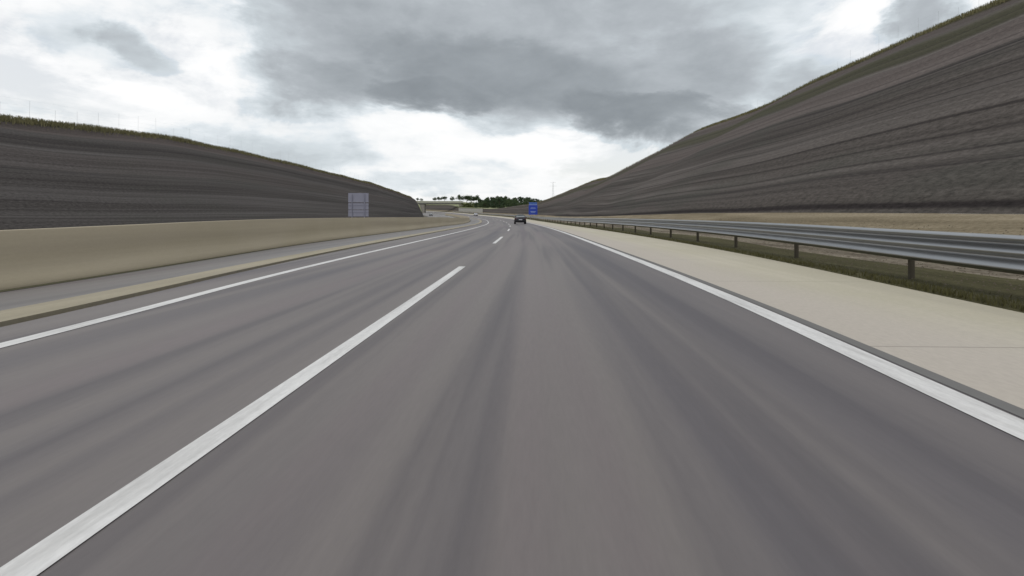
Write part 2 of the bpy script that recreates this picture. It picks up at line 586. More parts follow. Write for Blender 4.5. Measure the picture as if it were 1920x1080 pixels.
# seam between asphalt and concrete shoulder
seam = sweep('road_seam', lambda Y: [(oR(Y) + .13, .003), (oR(Y) + .24, .003)],
             plain('seam_sealant', (.15, .145, .14), .9, .2))
seam.parent = road
struct(sweep('hard_shoulder', lambda Y: [(oR(Y) + .24, .002), (4, .004), (oCon(Y), .0)], M['shoulder']))
struct(sweep('drain_channel', lambda Y: [(oS1(Y) + .06, .0), (oS1(Y) + .05, -.09), (oS1(Y) - .01, -.09)], plain('drain_dark', (.05, .045, .042), .9, .2)))
kerb = sweep('kerb', lambda Y: [(oS1(Y), -.09), (oS1(Y), .035), (oS2(Y), .045), (oS2(Y), -.03)], M['kerb'], smooth=False)
struct(kerb)
struct(sweep('median_shoulder', lambda Y: [(oS2(Y), .004), (oBar(Y) - .9, .004)], M['asphalt_old']))

# ------------------------------------------------------------------ median barrier (safety profile)
def bar_prof(Y):
    o, h = oBar(Y), zBar(Y)
    return [(o, .004), (o, .06 * h), (o - .075, .18 * h), (o - .135, .29 * h), (o - .170, .38 * h), (o - .195, .50 * h), (o - .240, h - .02), (o - .25, h), (o - .41, h),
            (o - .425, h - .02), (o - .49, .33 * h), (o - .66, .06 * h), (o - .66, .004)]


bar = sweep('median_barrier', bar_prof, M['barrier'], caps=True, smooth=True, u='len', y1=330)
bar.data.set_sharp_from_angle(angle=R(50))
tag(bar, 'long beige concrete safety barrier along the left edge of the road', 'barrier')
# damp, weedy joint at the foot
struct(sweep('barrier_gutter', lambda Y: [(oBar(Y) + .16, .009), (oBar(Y) + .004, .012)], plain('gutter_dirt', (.085, .08, .05), .95, .1)))

# ------------------------------------------------------------------ opposite carriageway
opp = sweep('opposite_road', lambda Y: [(oBar(Y) - 2.2, .004), (-14, 0), (-21.5, 0), (-24.5, 0)], M['asphalt_old'])
struct(opp)
for oo in (-13.0, -20.6):
    ln_ = sweep('edge_line', lambda Y, oo=oo: [(oo - .1, .006), (oo + .1, .006)], M['paint'], opp)
for i in range(-1, 22):
    ln_ = sweep('lane_dash', lambda Y: [(-16.87, .006), (-16.73, .006)], M['paint'], opp, y0=9 + 18.1 * i, y1=15 + 18.1 * i)
struct(sweep('median', lambda Y: [(oBar(Y) - .9, .006), (oBar(Y) - 1.5, -.02), (oBar(Y) - 2.2, .006)], M['median']))
struct(sweep('ditch', lambda Y: [(-24.5, .0), (-25.6, -.15), (-27, .3)], M['median']))

# ------------------------------------------------------------------ right verge and gravel berm
FOOT_IMG = ([1037, 1125, 1237, 1300, 1480, 1920], [407, 405.5, 402, 400, 398.7, 402])


def foot_z(Y):
    if Y < 6:
        Y = 6.0
    o = oFoot(Y)
    x = 1005 - .429 * Y + FPX * o / Y
    z = 1.0 - (float(I(x, *FOOT_IMG)) - HOR) * Y / FPX
    far = P(Y, o).z + 1.05
    t = min(1, max(0, (Y - 70) / 50))
    return z * (1 - t) + far * t


_fz = np.array([foot_z(Y) for Y in STN])
for _ in range(3):
    _fz[1:-1] = (_fz[:-2] + _fz[1:-1] * 2 + _fz[2:]) / 4


def footz(Y):
    return float(I(Y, STN, _fz))


def verge_prof(Y):
    c = oCon(Y)
    r = oRail(Y)
    f = oFoot(Y)
    fz = footz(Y) - P(Y, f).z
    gz = .05
    return [(c, 0), (c + .015, .03), (c + .12, .045), (r + .10, gz), (r + .6, .09), (r + 1.3, .20 * fz), (r + 2.0, .42 * fz), ((r + f) / 2 + 1.0, .78 * fz), (f, fz)]


def zver(Y, o_):
    a, b = zip(*verge_prof(Y))
    return float(I(o_, a, b))


def strip(o0, o1, n=5):
    def f(Y):
        a, b = o0(Y), o1(Y)
        return [(a + (b - a) * i / n, zver(Y, a + (b - a) * i / n)) for i in range(n + 1)]
    return f


vA = lambda Y: oRail(Y) + .95 + .12 * math.sin(Y * .37)
vB = lambda Y: oRail(Y) + 1.65 + .08 * math.sin(Y * .29 + 1)
vC = lambda Y: oRail(Y) + 1.95 + .05 * math.sin(Y * .41 + 2)
struct(sweep('verge', strip(lambda Y: oCon(Y), vA, 9), M['verge']))
struct(sweep('gravel_strip', strip(vA, vB), M['stones']))
struct(sweep('soil_strip', strip(vB, vC), M['soil']))
struct(sweep('gravel_berm', strip(vC, lambda Y: oFoot(Y), 6), M['gravel']))

# ------------------------------------------------------------------ banks
CR = [(798, 384), (838, 384), (850, 385), (862, 389.5), (903, 391), (921, 391.7), (942, 390), (967, 386), (992, 383), (1010, 379), (1025, 376), (1062, 360),
      (1095, 347), (1112, 338), (1140, 334), (1162, 322), (1200, 302), (1250, 277), (1300, 247), (1375, 222), (1437, 200),
      (1508, 160), (1617, 114), (1725, 64), (1823, 24), (1874, 5), (1920, -14), (2100, -96), (2600, -330), (4000, -1000)]
CL = [(-2500, 20), (-600, 120), (0, 222), (125, 236), (219, 245), (297, 255), (375, 270), (469, 289), (600, 321), (700, 345), (731, 356), (760, 366),
      (780, 375), (786, 384), (788, 391), (790, 397), (792, 402)]


def proj(p):
    return 960 + FPX * p.x / p.y, HOR - FPX * (p.z - 1) / p.y


def slope_of(side, Y):
    return .62 if side > 0 else float(I(Y, [50, 110, 180, 240], [.62, .85, 1.6, 2.8]))


def solve_crest(side, Y):
    slope = slope_of(side, Y)
    if side > 0:
        o0, z0 = oFoot(Y), footz(Y)
        cx, cy = zip(*CR)
    else:
        o0, z0 = -27.0, P(Y, -27).z + .3
        cx, cy = zip(*CL)
    prev = None
    for i in range(1, 900):
        w_ = i * .06
        p = P(Y, o0 + side * w_)
        p.z = z0 + w_ * slope
        if p.y < .5:
            return None
        x, yy = proj(p)
        if yy < I(x, cx, cy):
            return w_
    return None


def crest_table(side, ys):
    W = []
    for Y in ys:
        W.append(solve_crest(side, Y))
    # fill holes with nearest known
    kn = [i for i, w_ in enumerate(W) if w_ is not None]
    W = [W[min(kn, key=lambda j: abs(j - i))] if w_ is None else w_ for i, w_ in enumerate(W)]
    W = np.array(W)
    return W


NB = 40
bank_top = {}
for side, nm in ((1, 'bank_right'), (-1, 'bank_left')):
    ys = np.concatenate([np.arange(-30, 60, 1.5), np.arange(60, 140, 2.0), np.arange(140, 760, 5.0)])
    W = crest_table(side, ys)
    if side > 0:
        i0 = int(np.argmin(abs(ys - 24)))
        W[:i0] = W[i0]
    else:
        i0 = int(np.argmin(abs(ys - 27)))
        W[:i0] = W[i0]
        i1 = int(np.argmin(abs(ys - 245)))
        W[i1:] = max(2.2, W[i1])
    for _ in range(2):
        W[1:-1] = (W[:-2] + 2 * W[1:-1] + W[2:]) / 4
    V, U, top = [], [], []
    for Y, w_ in zip(ys, W):
        o0, z0 = (oFoot(Y), footz(Y)) if side > 0 else (-27.0, P(Y, -27).z + .3)
        for j in range(NB + 1):
            t = j / NB
            ww = w_ * t
            p = P(Y, o0 + side * ww)
            zz = z0 + ww * slope_of(side, Y)
            amp = min(1, w_ / 10) * (1 if 0 < j < NB else 0)
            # terraces and gullies
            zz += amp * (.22 * math.sin(t * 31 + .015 * Y) * .6 + .18 * (mnoise.noise(Vector((t * 9, Y * .02, side * 3.0)))) +
                         .07 * mnoise.noise(Vector((t * 20, Y * .12, side * 5.0 + 2))))
            if j == NB:
                zz += .14 * mnoise.noise(Vector((Y * .09, 3.3, side)))
            p.z = zz
            V.append(p)
            U.append((t, Y))
            if j == NB:
                top.append(p.copy())
    n = NB + 1
    F = []
    for i in range(len(ys) - 1):
        for j in range(NB):
            a = i * n + j
            F.append((a, a + 1, a + 1 + n, a + n))
    b_ = mesh_obj('bank', V, F, M['bank' if side > 0 else 'bank_l'], None, U)
    struct(b_)
    b_['label'] = 'dark earth cutting slope on the %s of the road' % ('right' if side > 0 else 'left')
    bank_top[side] = (ys, W, top)
    # plateau behind the crest
    V2 = []
    for Y, w_, tp in zip(ys, W, top):
        o0 = (oFoot(Y) if side > 0 else -27.0) + side * w_
        for d, dz_ in ((0, 0), (1.2, .12), (6, .1), (40, -.2), (120, -1.5)):
            p = P(Y, o0 + side * d)
            p.z = tp.z + dz_
            V2.append(p)
    F2 = [(i * 5 + j, i * 5 + j + 1, i * 5 + j + 6, i * 5 + j + 5) for i in range(len(ys) - 1) for j in range(4)]
    struct(mesh_obj('plateau', V2, F2, M['field'], None))


def crest_pt(side, Y, d=0.0):
    ys, W, top = bank_top[side]
    xs = [t.x for t in top]
    yy = [t.y for t in top]
    zz = [t.z for t in top]
    p = Vector((I(Y, ys, xs), I(Y, ys, yy), I(Y, ys, zz)))
    h = HEAD(Y)
    k = 1 / math.sqrt(1 + h * h)
    return p + Vector((k, -h * k, 0)) * (d * side)


# ------------------------------------------------------------------ grass (stuff)
def blades(name, pts, h, wd, mat, seed=1):
    r = random.Random(seed)
    V, F = [], []
    for p, sc_ in pts:
        hh = h * r.uniform(.45, 1.2) * sc_
        a = r.uniform(0, 6.28)
        ww = wd * r.uniform(.6, 1.3)
        dx_, dy_ = math.cos(a) * ww, math.sin(a) * ww
        l = Vector((r.uniform(-.4, .4) * hh, r.uniform(-.4, .4) * hh, hh))
        i = len(V)
        V += [p + Vector((-dx_, -dy_, -.03)), p + Vector((dx_, dy_, -.03)), p + l + Vector((dx_ * .25, dy_ * .25, 0)), p + l - Vector((dx_ * .25, dy_ * .25, 0))]
        F.append((i, i + 1, i + 2, i + 3))
    o = mesh_obj(name, V, F, mat, smooth=False)
    o['kind'] = 'stuff'
    return o


r_ = random.Random(3)
pts = []
for side, n, y1 in ((1, 26000, 210), (-1, 24000, 200)):
    for _ in range(n):
        Y = r_.uniform(0, 1) ** 1.6 * (y1 - 14) + 14
        d = r_.gauss(0, .40)
        p = crest_pt(side, Y, d)
        if d < 0:
            p.z += d * .55
        else:
            p.z += min(d * .1, .12)
        dens = .75 + .35 * mnoise.noise(Vector((Y * .15, side * 4.0, 0)))
        pts.append((p, max(.25, dens)))
o = blades('crest_grass', pts, .42, .03, M['grass'], 5)
o['label'] = 'dry olive grass growing along the tops of both cutting slopes'
pts = []
for _ in range(9000):
    Y = r_.uniform(0, 1) ** 2.0 * 70 + 3.5
    c = oCon(Y)
    d = abs(r_.gauss(0, .16)) + .02
    if r_.random() < .12:
        d = r_.uniform(.05, oRail(Y) - c + .4)
    pts.append((P(Y, c + d, .03), 1.0))
o = blades('verge_grass', pts, .055, .010, M['grass_green'], 9)
o['label'] = 'short green grass at the outer edge of the concrete shoulder'
# gravel stones on the berm
V, F = [], []
for _ in range(5200):
    Y = r_.uniform(0, 1) ** 1.6 * 42 + 3.5
    pr = verge_prof(Y)
    j = r_.choice([4, 4, 5, 5, 5, 3, 6])
    t = r_.random()
    o_ = pr[j][0] + (pr[j + 1][0] - pr[j][0]) * t
    z_ = pr[j][1] + (pr[j + 1][1] - pr[j][1]) * t
    c = P(Y, o_, z_)
    s_ = r_.uniform(.008, .022)
    i = len(V)
    for q_ in ((1, 0, 0), (-1, 0, 0), (0, 1, 0), (0, -1, 0), (0, 0, .8), (0, 0, -.5)):
        V.append(c + Vector((q_[0] * s_ * r_.uniform(.7, 1.2), q_[1] * s_ * r_.uniform(.7, 1.2), q_[2] * s_)))
    for f in ((0, 2, 4), (2, 1, 4), (1, 3, 4), (3, 0, 4), (2, 0, 5), (1, 2, 5), (3, 1, 5), (0, 3, 5)):
        F.append(tuple(i + a for a in f))
o = mesh_obj('gravel', V, F, plain('gravel_stones', (.11, .092, .07), .95, .1, 0, .5, 6), smooth=False)
o['kind'] = 'stuff'
o['label'] = 'loose pale gravel around the guardrail'

# ------------------------------------------------------------------ guardrail
def rail_prof(Y):
    o, b, t = oRail(Y), zRb(Y), zRt(Y)
    H = t - b
    pts_ = [(.13, .93), (.12, .97), (.080, 1.0), (.045, .99), (-.030, .93), (-.030, .90), (.095, .80), (.100, .76), (.075, .70), (-.020, .57), (-.022, .54),
            (.095, .43), (.100, .39), (.075, .33), (-.020, .17), (-.022, .13), (.010, .08), (.070, .0)]
    front = [(o + a, b + H * c) for a, c in pts_]
    back = [(o + a + .006, b + H * c) for a, c in reversed(pts_)]
    return front + back


ra = empty('guardrail', P(0, oRail(0)))
tag(ra, 'long galvanised steel guardrail beside the right shoulder', 'guardrail')
beam = sweep('rail_beam', rail_prof, M['steel'], None, smooth=True, y1=400, u='len', close=True)
beam.parent = ra
beam.matrix_parent_inverse = Matrix.Translation(-ra.location)
bb = None
for i in range(70):
    Y = -4 + 4.0 * i
    o_ = oRail(Y)
    if bb is None:
        bm = bmesh.new()
        # sigma-like post: web with two flanges
        for (x0, x1, y0, y1_) in ((0, .10, -.003, .003), (0, .008, -.03, .0), (.092, .10, .0, .03)):
            vs = [bm.verts.new((x, yv, z)) for z in (-.3, .86) for x, yv in ((x0, y0), (x1, y0), (x1, y1_), (x0, y1_))]
            for f in ((3, 2, 1, 0), (4, 5, 6, 7), (0, 1, 5, 4), (1, 2, 6, 5), (2, 3, 7, 6), (3, 0, 4, 7)):
                bm.faces.new([vs[q_] for q_ in f])
        bb = bpy.data.meshes.new('rail_post')
        bm.to_mesh(bb)
        bm.free()
        bb.materials.append(M['post'])
    ob = bpy.data.objects.new('rail_post', bb)
    C.objects.link(ob)
    ob.parent = ra
    pos = P(Y, o_ + .17, zRt(Y) - .80 - .10)
    ob.location = pos - ra.location
    ob.rotation_euler = (0, 0, math.atan(-HEAD(Y)))


# ------------------------------------------------------------------ box helper
def box(name, lo, hi, mat, parent=None, bev=0.0):
    bm = bmesh.new()
    vs = [bm.verts.new((x, y_, z)) for z in (lo[2], hi[2]) for x, y_ in ((lo[0], lo[1]), (hi[0], lo[1]), (hi[0], hi[1]), (lo[0], hi[1]))]
    for f in ((3, 2, 1, 0), (4, 5, 6, 7), (0, 1, 5, 4), (1, 2, 6, 5), (2, 3, 7, 6), (3, 0, 4, 7)):
        bm.faces.new([vs[q_] for q_ in f])
    if bev:
        bmesh.ops.bevel(bm, geom=bm.edges[:], offset=bev, segments=2, affect='EDGES')
    uvl = bm.loops.layers.uv.new('UVMap')
    for f in bm.faces:
        for l in f.loops:
            c = l.vert.co
            l[uvl].uv = (c.x + c.y * .3, c.z)
    me = bpy.data.meshes.new(name)
    bm.to_mesh(me)
    bm.free()
    me.materials.append(mat)
    o = bpy.data.objects.new(name, me)
    C.objects.link(o)
    if parent is not None:
        o.parent = parent
    return o


def tube(name, a, b, r, mat, parent=None, n=8, r2=None):
    a, b = Vector(a), Vector(b)
    d = (b - a)
    q_ = d.to_track_quat('Z', 'Y')
    V = []
    for p, rr in ((a, r), (b, r if r2 is None else r2)):
        for i in range(n):
            t = 2 * math.pi * i / n
            V.append(p + q_ @ Vector((math.cos(t) * rr, math.sin(t) * rr, 0)))
    F = [(i, (i + 1) % n, n + (i + 1) % n, n + i) for i in range(n)] + [tuple(range(n - 1, -1, -1)), tuple(range(n, 2 * n))]
    return mesh_obj(name, V, F, mat, parent, smooth=False)


# ------------------------------------------------------------------ wildlife fences on the crests
def fence(side, y0, y1, dy_, label):
    base = crest_pt(side, y0, 1.0)
    e = empty('wildlife_fence', base)
    tag(e, label, 'fence')
    Ys = list(np.arange(y0, y1, dy_))
    r2 = random.Random(4 + side)
    me = None
    pp = []
    for Y in Ys:
        p = crest_pt(side, Y, .9)
        h = 2.0 + r2.uniform(-.8, .3)
        t = tube('fence_post', (0, 0, -.3), (r2.uniform(-.05, .05), r2.uniform(-.05, .05), h), .008, M['fence'], e, 6)
        t.location = p - base
        pp.append(p)
    V, F = [], []
    for hz in (.3, .8, 1.3, 1.8):
        for i in range(len(pp) - 1):
            a, b = pp[i] - base + Vector((0, 0, hz)), pp[i + 1] - base + Vector((0, 0, hz))
            k = len(V)
            V += [a, b, b + Vector((0, 0, .004)), a + Vector((0, 0, .004))]
            F.append((k, k + 1, k + 2, k + 3))
    mesh_obj('fence_wire', V, F, M['fence'], e, smooth=False)


fence(1, 27, 120, 2.6, 'thin wire fence with slender posts along the top of the right slope')
fence(-1, 24, 150, 3.0, 'thin wire fence with slender posts along the top of the left slope')

# ------------------------------------------------------------------ sign seen from behind, over the left barrier
Ys = 58.0
ez = P(Ys, -24.6)
xs_ = 960
# place so that the panel spans image columns 655..690 at its distance
sgn = empty('road_sign', ((672 - 960) / FPX * Ys, Ys, P(Ys, -19).z), R(4))
tag(sgn, 'grey back of a tall road sign standing behind the left barrier', 'road sign')
zt = 1 + (408 - 362) * Ys / FPX
for (a, b) in ((362, 379.5), (381, 393), (394, 406)):
    z1 = 1 + (408 - a) * Ys / FPX - sgn.location.z
    z0_ = 1 + (408 - b) * Ys / FPX - sgn.location.z
    box('sign_panel', (-1.15, 0, z0_), (1.15, .04, z1), M['sign_back'], sgn, .01)
for sx in (-.7, .7):
    tube('sign_post', (sx, -.06, -.3), (sx, -.06, zt - sgn.location.z - .1), .055, M['sign_back'], sgn)
for zz in (.75, 1.6, 2.4):
    box('cross_rail', (-1.1, -.035, zz), (1.1, -.002, zz + .07), M['sign_back'], sgn)

# ------------------------------------------------------------------ blue sign on the right
Yb = 132.0
bx = (999.5 - 960) / FPX * Yb
zb0 = P(Yb, 7.2).z
bs = empty('direction_sign', (bx, Yb, zb0), R(-3))
tag(bs, 'tall blue motorway sign with a paler top band beyond the guardrail', 'road sign')


def zz_(yimg):
    return 1 + (408 - yimg) * Yb / FPX - zb0


hw = 8.2 * Yb / FPX
box('sign_board', (-hw, 0, zz_(402.5)), (hw, .06, zz_(384.4)), M['sign_blue'], bs, .012)
box('top_panel', (-hw * .92, 0, zz_(384.0)), (hw * .92, .06, zz_(379.3)), plain('sign_blue_light', (.06, .13, .40), .5), bs, .012)
box('pale_band', (-hw * .96, -.012, zz_(384.35)), (hw * .96, -.001, zz_(383.6)), M['sign_pale'], bs)
for ya, yb_, s_ in ((389.5, 389.0, .5), (391.2, 390.6, .62), (397.3, 396.3, .6), (398.9, 398.3, .45)):
    box('pale_stripe', (-hw * s_, -.012, zz_(ya)), (hw * s_, -.001, zz_(yb_)), M['sign_pale'], bs)
for sx in (-hw * .62, hw * .62):
    tube('sign_post', (sx, .13, -.6), (sx, .13, zz_(380)), .06, M['steel_dull'], bs)


# ------------------------------------------------------------------ cars
def make_car(name, paint_m, label, loc, rz, rear=True):
    e = empty(name, loc, rz)
    tag(e, label, 'car')
    # side profile, y forward, z up; section half width depends on height
    L0, L1 = -2.1, 2.1

    def ring(y_, zb, zs, zt_, wb, wt):
        return [(-wb * .92, y_, zb), (-wb, y_, zb + .12), (-wb, y_, zs - .18), (-wb * .965, y_, zs), (-wt, y_, zt_ - .06), (-wt * .8, y_, zt_),
                (wt * .8, y_, zt_), (wt, y_, zt_ - .06), (wb * .965, y_, zs), (wb, y_, zs - .18), (wb, y_, zb + .12), (wb * .92, y_, zb)]
    rings = [ring(-2.12, .38, .70, .80, .76, .70), ring(-2.05, .30, .92, 1.02, .84, .74), ring(-1.95, .27, .96, 1.12, .86, .70),
             ring(-1.65, .25, .97, 1.44, .875, .58), ring(-1.1, .22, .97, 1.50, .885, .60), ring(-.2, .20, .96, 1.51, .89, .61),
             ring(.35, .20, .95, 1.42, .89, .62), ring(1.0, .22, .93, 1.02, .88, .74), ring(1.6, .24, .86, .93, .87, .72),
             ring(2.0, .28, .72, .82, .82, .66), ring(2.12, .36, .58, .66, .74, .6)]
    V = [v for r3 in rings for v in r3]
    n_ = 12
    F = []
    for i in range(len(rings) - 1):
        for j in range(n_):
            a, b = i * n_ + j, i * n_ + (j + 1) % n_
            F.append((a, b, b + n_, a + n_))
    F.append(tuple(range(n_ - 1, -1, -1)))
    F.append(tuple(range((len(rings) - 1) * n_, len(rings) * n_)))
    bd = mesh_obj('body', V, F, paint_m, e)
    md = bd.modifiers.new('s', 'SUBSURF')
    md.levels = md.render_levels = 1
    # rear window, windscreen, side windows follow the greenhouse
    mesh_obj('rear_window', [(-.66, -2.005, 1.10), (.66, -2.005, 1.10), (.54, -1.76, 1.40), (-.54, -1.76, 1.40)], [(0, 1, 2, 3)], M['glass'], e, smooth=False)
    mesh_obj('windscreen', [(.68, 1.03, 1.03), (-.68, 1.03, 1.03), (-.55, .42, 1.41), (.55, .42, 1.41)], [(0, 1, 2, 3)], M['glass'], e, smooth=False)
    for s_ in (-1, 1):
        mesh_obj('side_window', [(s_ * .862, -1.55, 1.0), (s_ * .865, .75, 1.0), (s_ * .665, .32, 1.36), (s_ * .655, -1.4, 1.39)], [(0, 1, 2, 3)], M['glass'], e, smooth=False)
        box('mirror', (s_ * .97 - .09, .62, .98), (s_ * .97 + .09, .76, 1.11), M['trim'], e, .02)
        box('tail_light', (s_ * .745 - .11, -2.13, .74), (s_ * .745 + .11, -2.04, .95), M['tail'], e, .02)
        box('headlight', (s_ * .62 - .14, 2.02, .60), (s_ * .62 + .14, 2.12, .73), M['lampw'], e, .02)
        for wy in (-1.32, 1.32):
            ty = tube('wheel', (s_ * .70, wy, .325), (s_ * .90, wy, .325), .325, M['tyre'], e, 22)
            tube('rim', (s_ * .885, wy, .325), (s_ * .905, wy, .325), .20, M['rim'], ty, 14)
    box('bumper', (-.80, -2.18, .36), (.80, -2.0, .60), M['trim'], e, .04)
    box('number_plate', (-.26, -2.20, .62), (.26, -2.13, .73), M['plate'], e)
    box('roof_spoiler', (-.56, -1.90, 1.40), (.56, -1.66, 1.435), paint_m, e, .012)
    return e


def carpos(Y, x):
    X = (x - 960) / FPX * Y
    o = (X - XC(Y))
    p = P(Y, o)
    return p


cp = carpos(79, 975)
make_car('car', M['car_dark'], 'dark hatchback seen from behind in the right lane', cp, math.atan(-HEAD(79)) * -1 * -1)
cp2 = carpos(262, 892)
make_car('car', M['car_white'], 'small distant white car in the left bend of the road', cp2, math.atan(-HEAD(262)))
Yo = 300.0
po = P(Yo, -21.5)
make_car('car', M['car_dark'], 'tiny dark car on the opposite road near the overpass pier', po, math.atan(-HEAD(Yo)) + math.pi)

# ------------------------------------------------------------------ overpass
Yv = 430.0


def zi(yimg, Y=Yv):
    return 1 + (408 - yimg) * Y / FPX


ov = empty('overpass', (XC(Yv), Yv, Z0(Yv)))
tag(ov, 'pale concrete overpass crossing the motorway far ahead', 'bridge')
x0, x1 = -150 - XC(Yv), (868 - 960) / FPX * Yv - XC(Yv)
zb = Z0(Yv)
box('deck', (x0, -4, zi(381.6) - zb), (x1, 4, zi(379.0) - zb), M['pale'], ov, .05)
box('parapet', (x0, -4.25, zi(380.6) - zb), (x1, -4.003, zi(377.2) - zb), concrete('parapet_concrete', (.40, .40, .33), (.34, .34, .28)), ov, .03)
box('parapet', (x0, 4.003, zi(380.6) - zb), (x1, 4.25, zi(377.2) - zb), M['pale'], ov, .03)
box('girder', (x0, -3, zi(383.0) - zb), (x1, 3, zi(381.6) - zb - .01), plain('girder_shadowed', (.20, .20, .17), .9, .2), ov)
# wall pier in the median
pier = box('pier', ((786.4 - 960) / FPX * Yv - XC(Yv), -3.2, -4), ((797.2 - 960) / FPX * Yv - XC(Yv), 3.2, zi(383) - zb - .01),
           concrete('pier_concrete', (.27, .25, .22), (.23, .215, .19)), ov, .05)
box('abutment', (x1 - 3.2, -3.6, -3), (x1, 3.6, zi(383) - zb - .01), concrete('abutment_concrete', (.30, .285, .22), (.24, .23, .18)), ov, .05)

# ------------------------------------------------------------------ retaining wall at the foot of the far bank
def wall_prof(Y):
    f = oFoot(Y)
    x, yy = proj(P(Y, f - .6))
    base = footz(Y) - P(Y, f).z - 1.0
    yt = float(I(x, [860, 903], [390.4, 391.5]))
    top = 1 + (408 - yt) * Y / FPX - P(Y, f).z
    return [(f - .8, base), (f - .75, top), (f - .25, top), (f - .2, base)]


rw = sweep('retaining_wall', wall_prof, concrete('wall_concrete', (.46, .445, .41), (.40, .39, .36)), None, y0=306, y1=392, close=True, caps=True, smooth=False, u='len')
tag(rw, 'pale concrete retaining wall below the distant trees', 'wall')
# low concrete edging of the far outside shoulder is the hard_shoulder sheet itself

# ------------------------------------------------------------------ far hill
HY = [(x, ) for x in range(2)]
V, F = [], []
nx, ny = 90, 40
for j in range(ny):
    Yh = 470 + (j / (ny - 1)) ** 1.4 * 900
    for i in range(nx):
        ximg = 560 + i * 8.0
        X = (ximg - 960) / FPX * Yh
        sky_y = float(I(ximg, [560, 760, 870, 920, 1000, 1100, 1300], [380, 376.5, 378.3, 389, 391, 392, 393]))
        t = min(1, (Yh - 470) / 260)
        yimg = 390 + (sky_y - 390) * (t * t * (3 - 2 * t))
        zr = 1 + (408 - sky_y) * 730 / FPX
        z = 1 + (408 - yimg) * Yh / FPX if Yh < 730 else zr + (Yh - 730) * .005
        z += 1.0 * mnoise.noise(Vector((X * .012, Yh * .008, 0)))
        if X - XC(Yh) < 34:
            z = min(z, Z0(Yh) - 3 + max(0, X - XC(Yh) - 24) * 1.0)
        V.append((X, Yh, z))
for j in range(ny - 1):
    for i in range(nx - 1):
        a = j * nx + i
        F.append((a, a + 1, a + nx + 1, a + nx))
hill = mesh_obj('hill', V, F, M['field'])
struct(hill)


# ------------------------------------------------------------------ trees
def tree_mesh(h, wd, trunk_frac, mat, seed, n_leaf=900, spread=1.0):
    r2 = random.Random(seed)
    # trunk + limbs
    V, F = [], []

    def limb(a, b, ra_, rb_, n=6):
        a, b = Vector(a), Vector(b)
        q_ = (b - a).to_track_quat('Z', 'Y')
        k = len(V)
        for p, rr in ((a, ra_), (b, rb_)):
            for i in range(n):
                t = 2 * math.pi * i / n
                V.append(p + q_ @ Vector((math.cos(t) * rr, math.sin(t) * rr, 0)))
        for i in range(n):
            F.append((k + i, k + (i + 1) % n, k + n + (i + 1) % n, k + n + i))
    tr = h * .03
    top = (r2.uniform(-.3, .3), r2.uniform(-.3, .3), h * .75)
    mid = (r2.uniform(-.2, .2), r2.uniform(-.2, .2), h * trunk_frac)
    limb((0, 0, -.8), mid, tr, tr * .7)
    limb(mid, top, tr * .7, tr * .25)
    cl = []
    nc = 15
    for i in range(nc):
        a = r2.uniform(0, 6.28)
        t = r2.uniform(0, 1)
        zc = h * (trunk_frac + (1 - trunk_frac) * (.12 + .78 * t))
        prof = math.sin(math.pi * min(1, .18 + .80 * t)) ** .6
        rr = wd * .5 * prof * r2.uniform(.25, .85)
        c = Vector((math.cos(a) * rr, math.sin(a) * rr, zc))
        cr = wd * r2.uniform(.13, .24)
        cl.append((c, cr))
        limb(Vector(mid).lerp(Vector(top), t * .8), c, tr * .3, tr * .08, 4)
    V2, F2 = [], []
    for _ in range(n_leaf):
        c, cr = r2.choice(cl)
        d = Vector((r2.gauss(0, 1), r2.gauss(0, 1), r2.gauss(0, .75)))
        d = d.normalized() * cr * r2.random() ** .4
        p = c + d
        s_ = h * r2.uniform(.018, .042)
        ax = Vector((r2.gauss(0, 1), r2.gauss(0, 1), r2.gauss(0, 1))).normalized()
        bx_ = ax.orthogonal().normalized()
        cy_ = ax.cross(bx_)
        k = len(V2)
        for q_ in range(5):
            t = q_ * 1.2566 + r2.uniform(-.3, .3)
            V2.append(p + (bx_ * math.cos(t) + cy_ * math.sin(t)) * s_ * r2.uniform(.6, 1.1))
        F2.append((k, k + 1, k + 2, k + 3, k + 4))
    a = bpy.data.meshes.new('trunk')
    a.from_pydata([tuple(v) for v in V], [], F)
    a.materials.append(M['bark'])
    b = bpy.data.meshes.new('crown')
    b.from_pydata([tuple(v) for v in V2], [], F2)
    b.materials.append(mat)
    return a, b


protos = {
    'dense': [tree_mesh(10, 8.5, .10, M[m_], s_, 1100) for m_, s_ in (('leaf_a', 1), ('leaf_b', 2), ('leaf_a', 3), ('leaf_b', 4))],
    'olive': [tree_mesh(10, 9, .05, M['leaf_c'], s_, 1000) for s_ in (5, 6)],
    'tall': [tree_mesh(10, 10.5, .34, M['leaf_b'], s_, 1500) for s_ in (7, 8, 9)],
}


def ground_below(X, Y, img_base):
    return 1 + (408 - img_base) * Y / FPX


def plant(kind, ximg, ybase, ytop, Y, i, label, group, wf=1.0):
    a, b = protos[kind][i % len(protos[kind])]
    X = (ximg - 960) / FPX * Y
    zb_ = 1 + (408 - ybase) * Y / FPX
    h = (ybase - ytop) * Y / FPX
    e = empty('tree', (X, Y, zb_), rnd.uniform(0, 6.28))
    wf *= 1.18
    e.scale = (h / 10 * wf, h / 10 * wf, h / 10)
    for nm, me in (('trunk', a), ('crown', b)):
        o_ = bpy.data.objects.new(nm, me)
        C.objects.link(o_)
        o_.parent = e
    tag(e, label, 'tree', group)


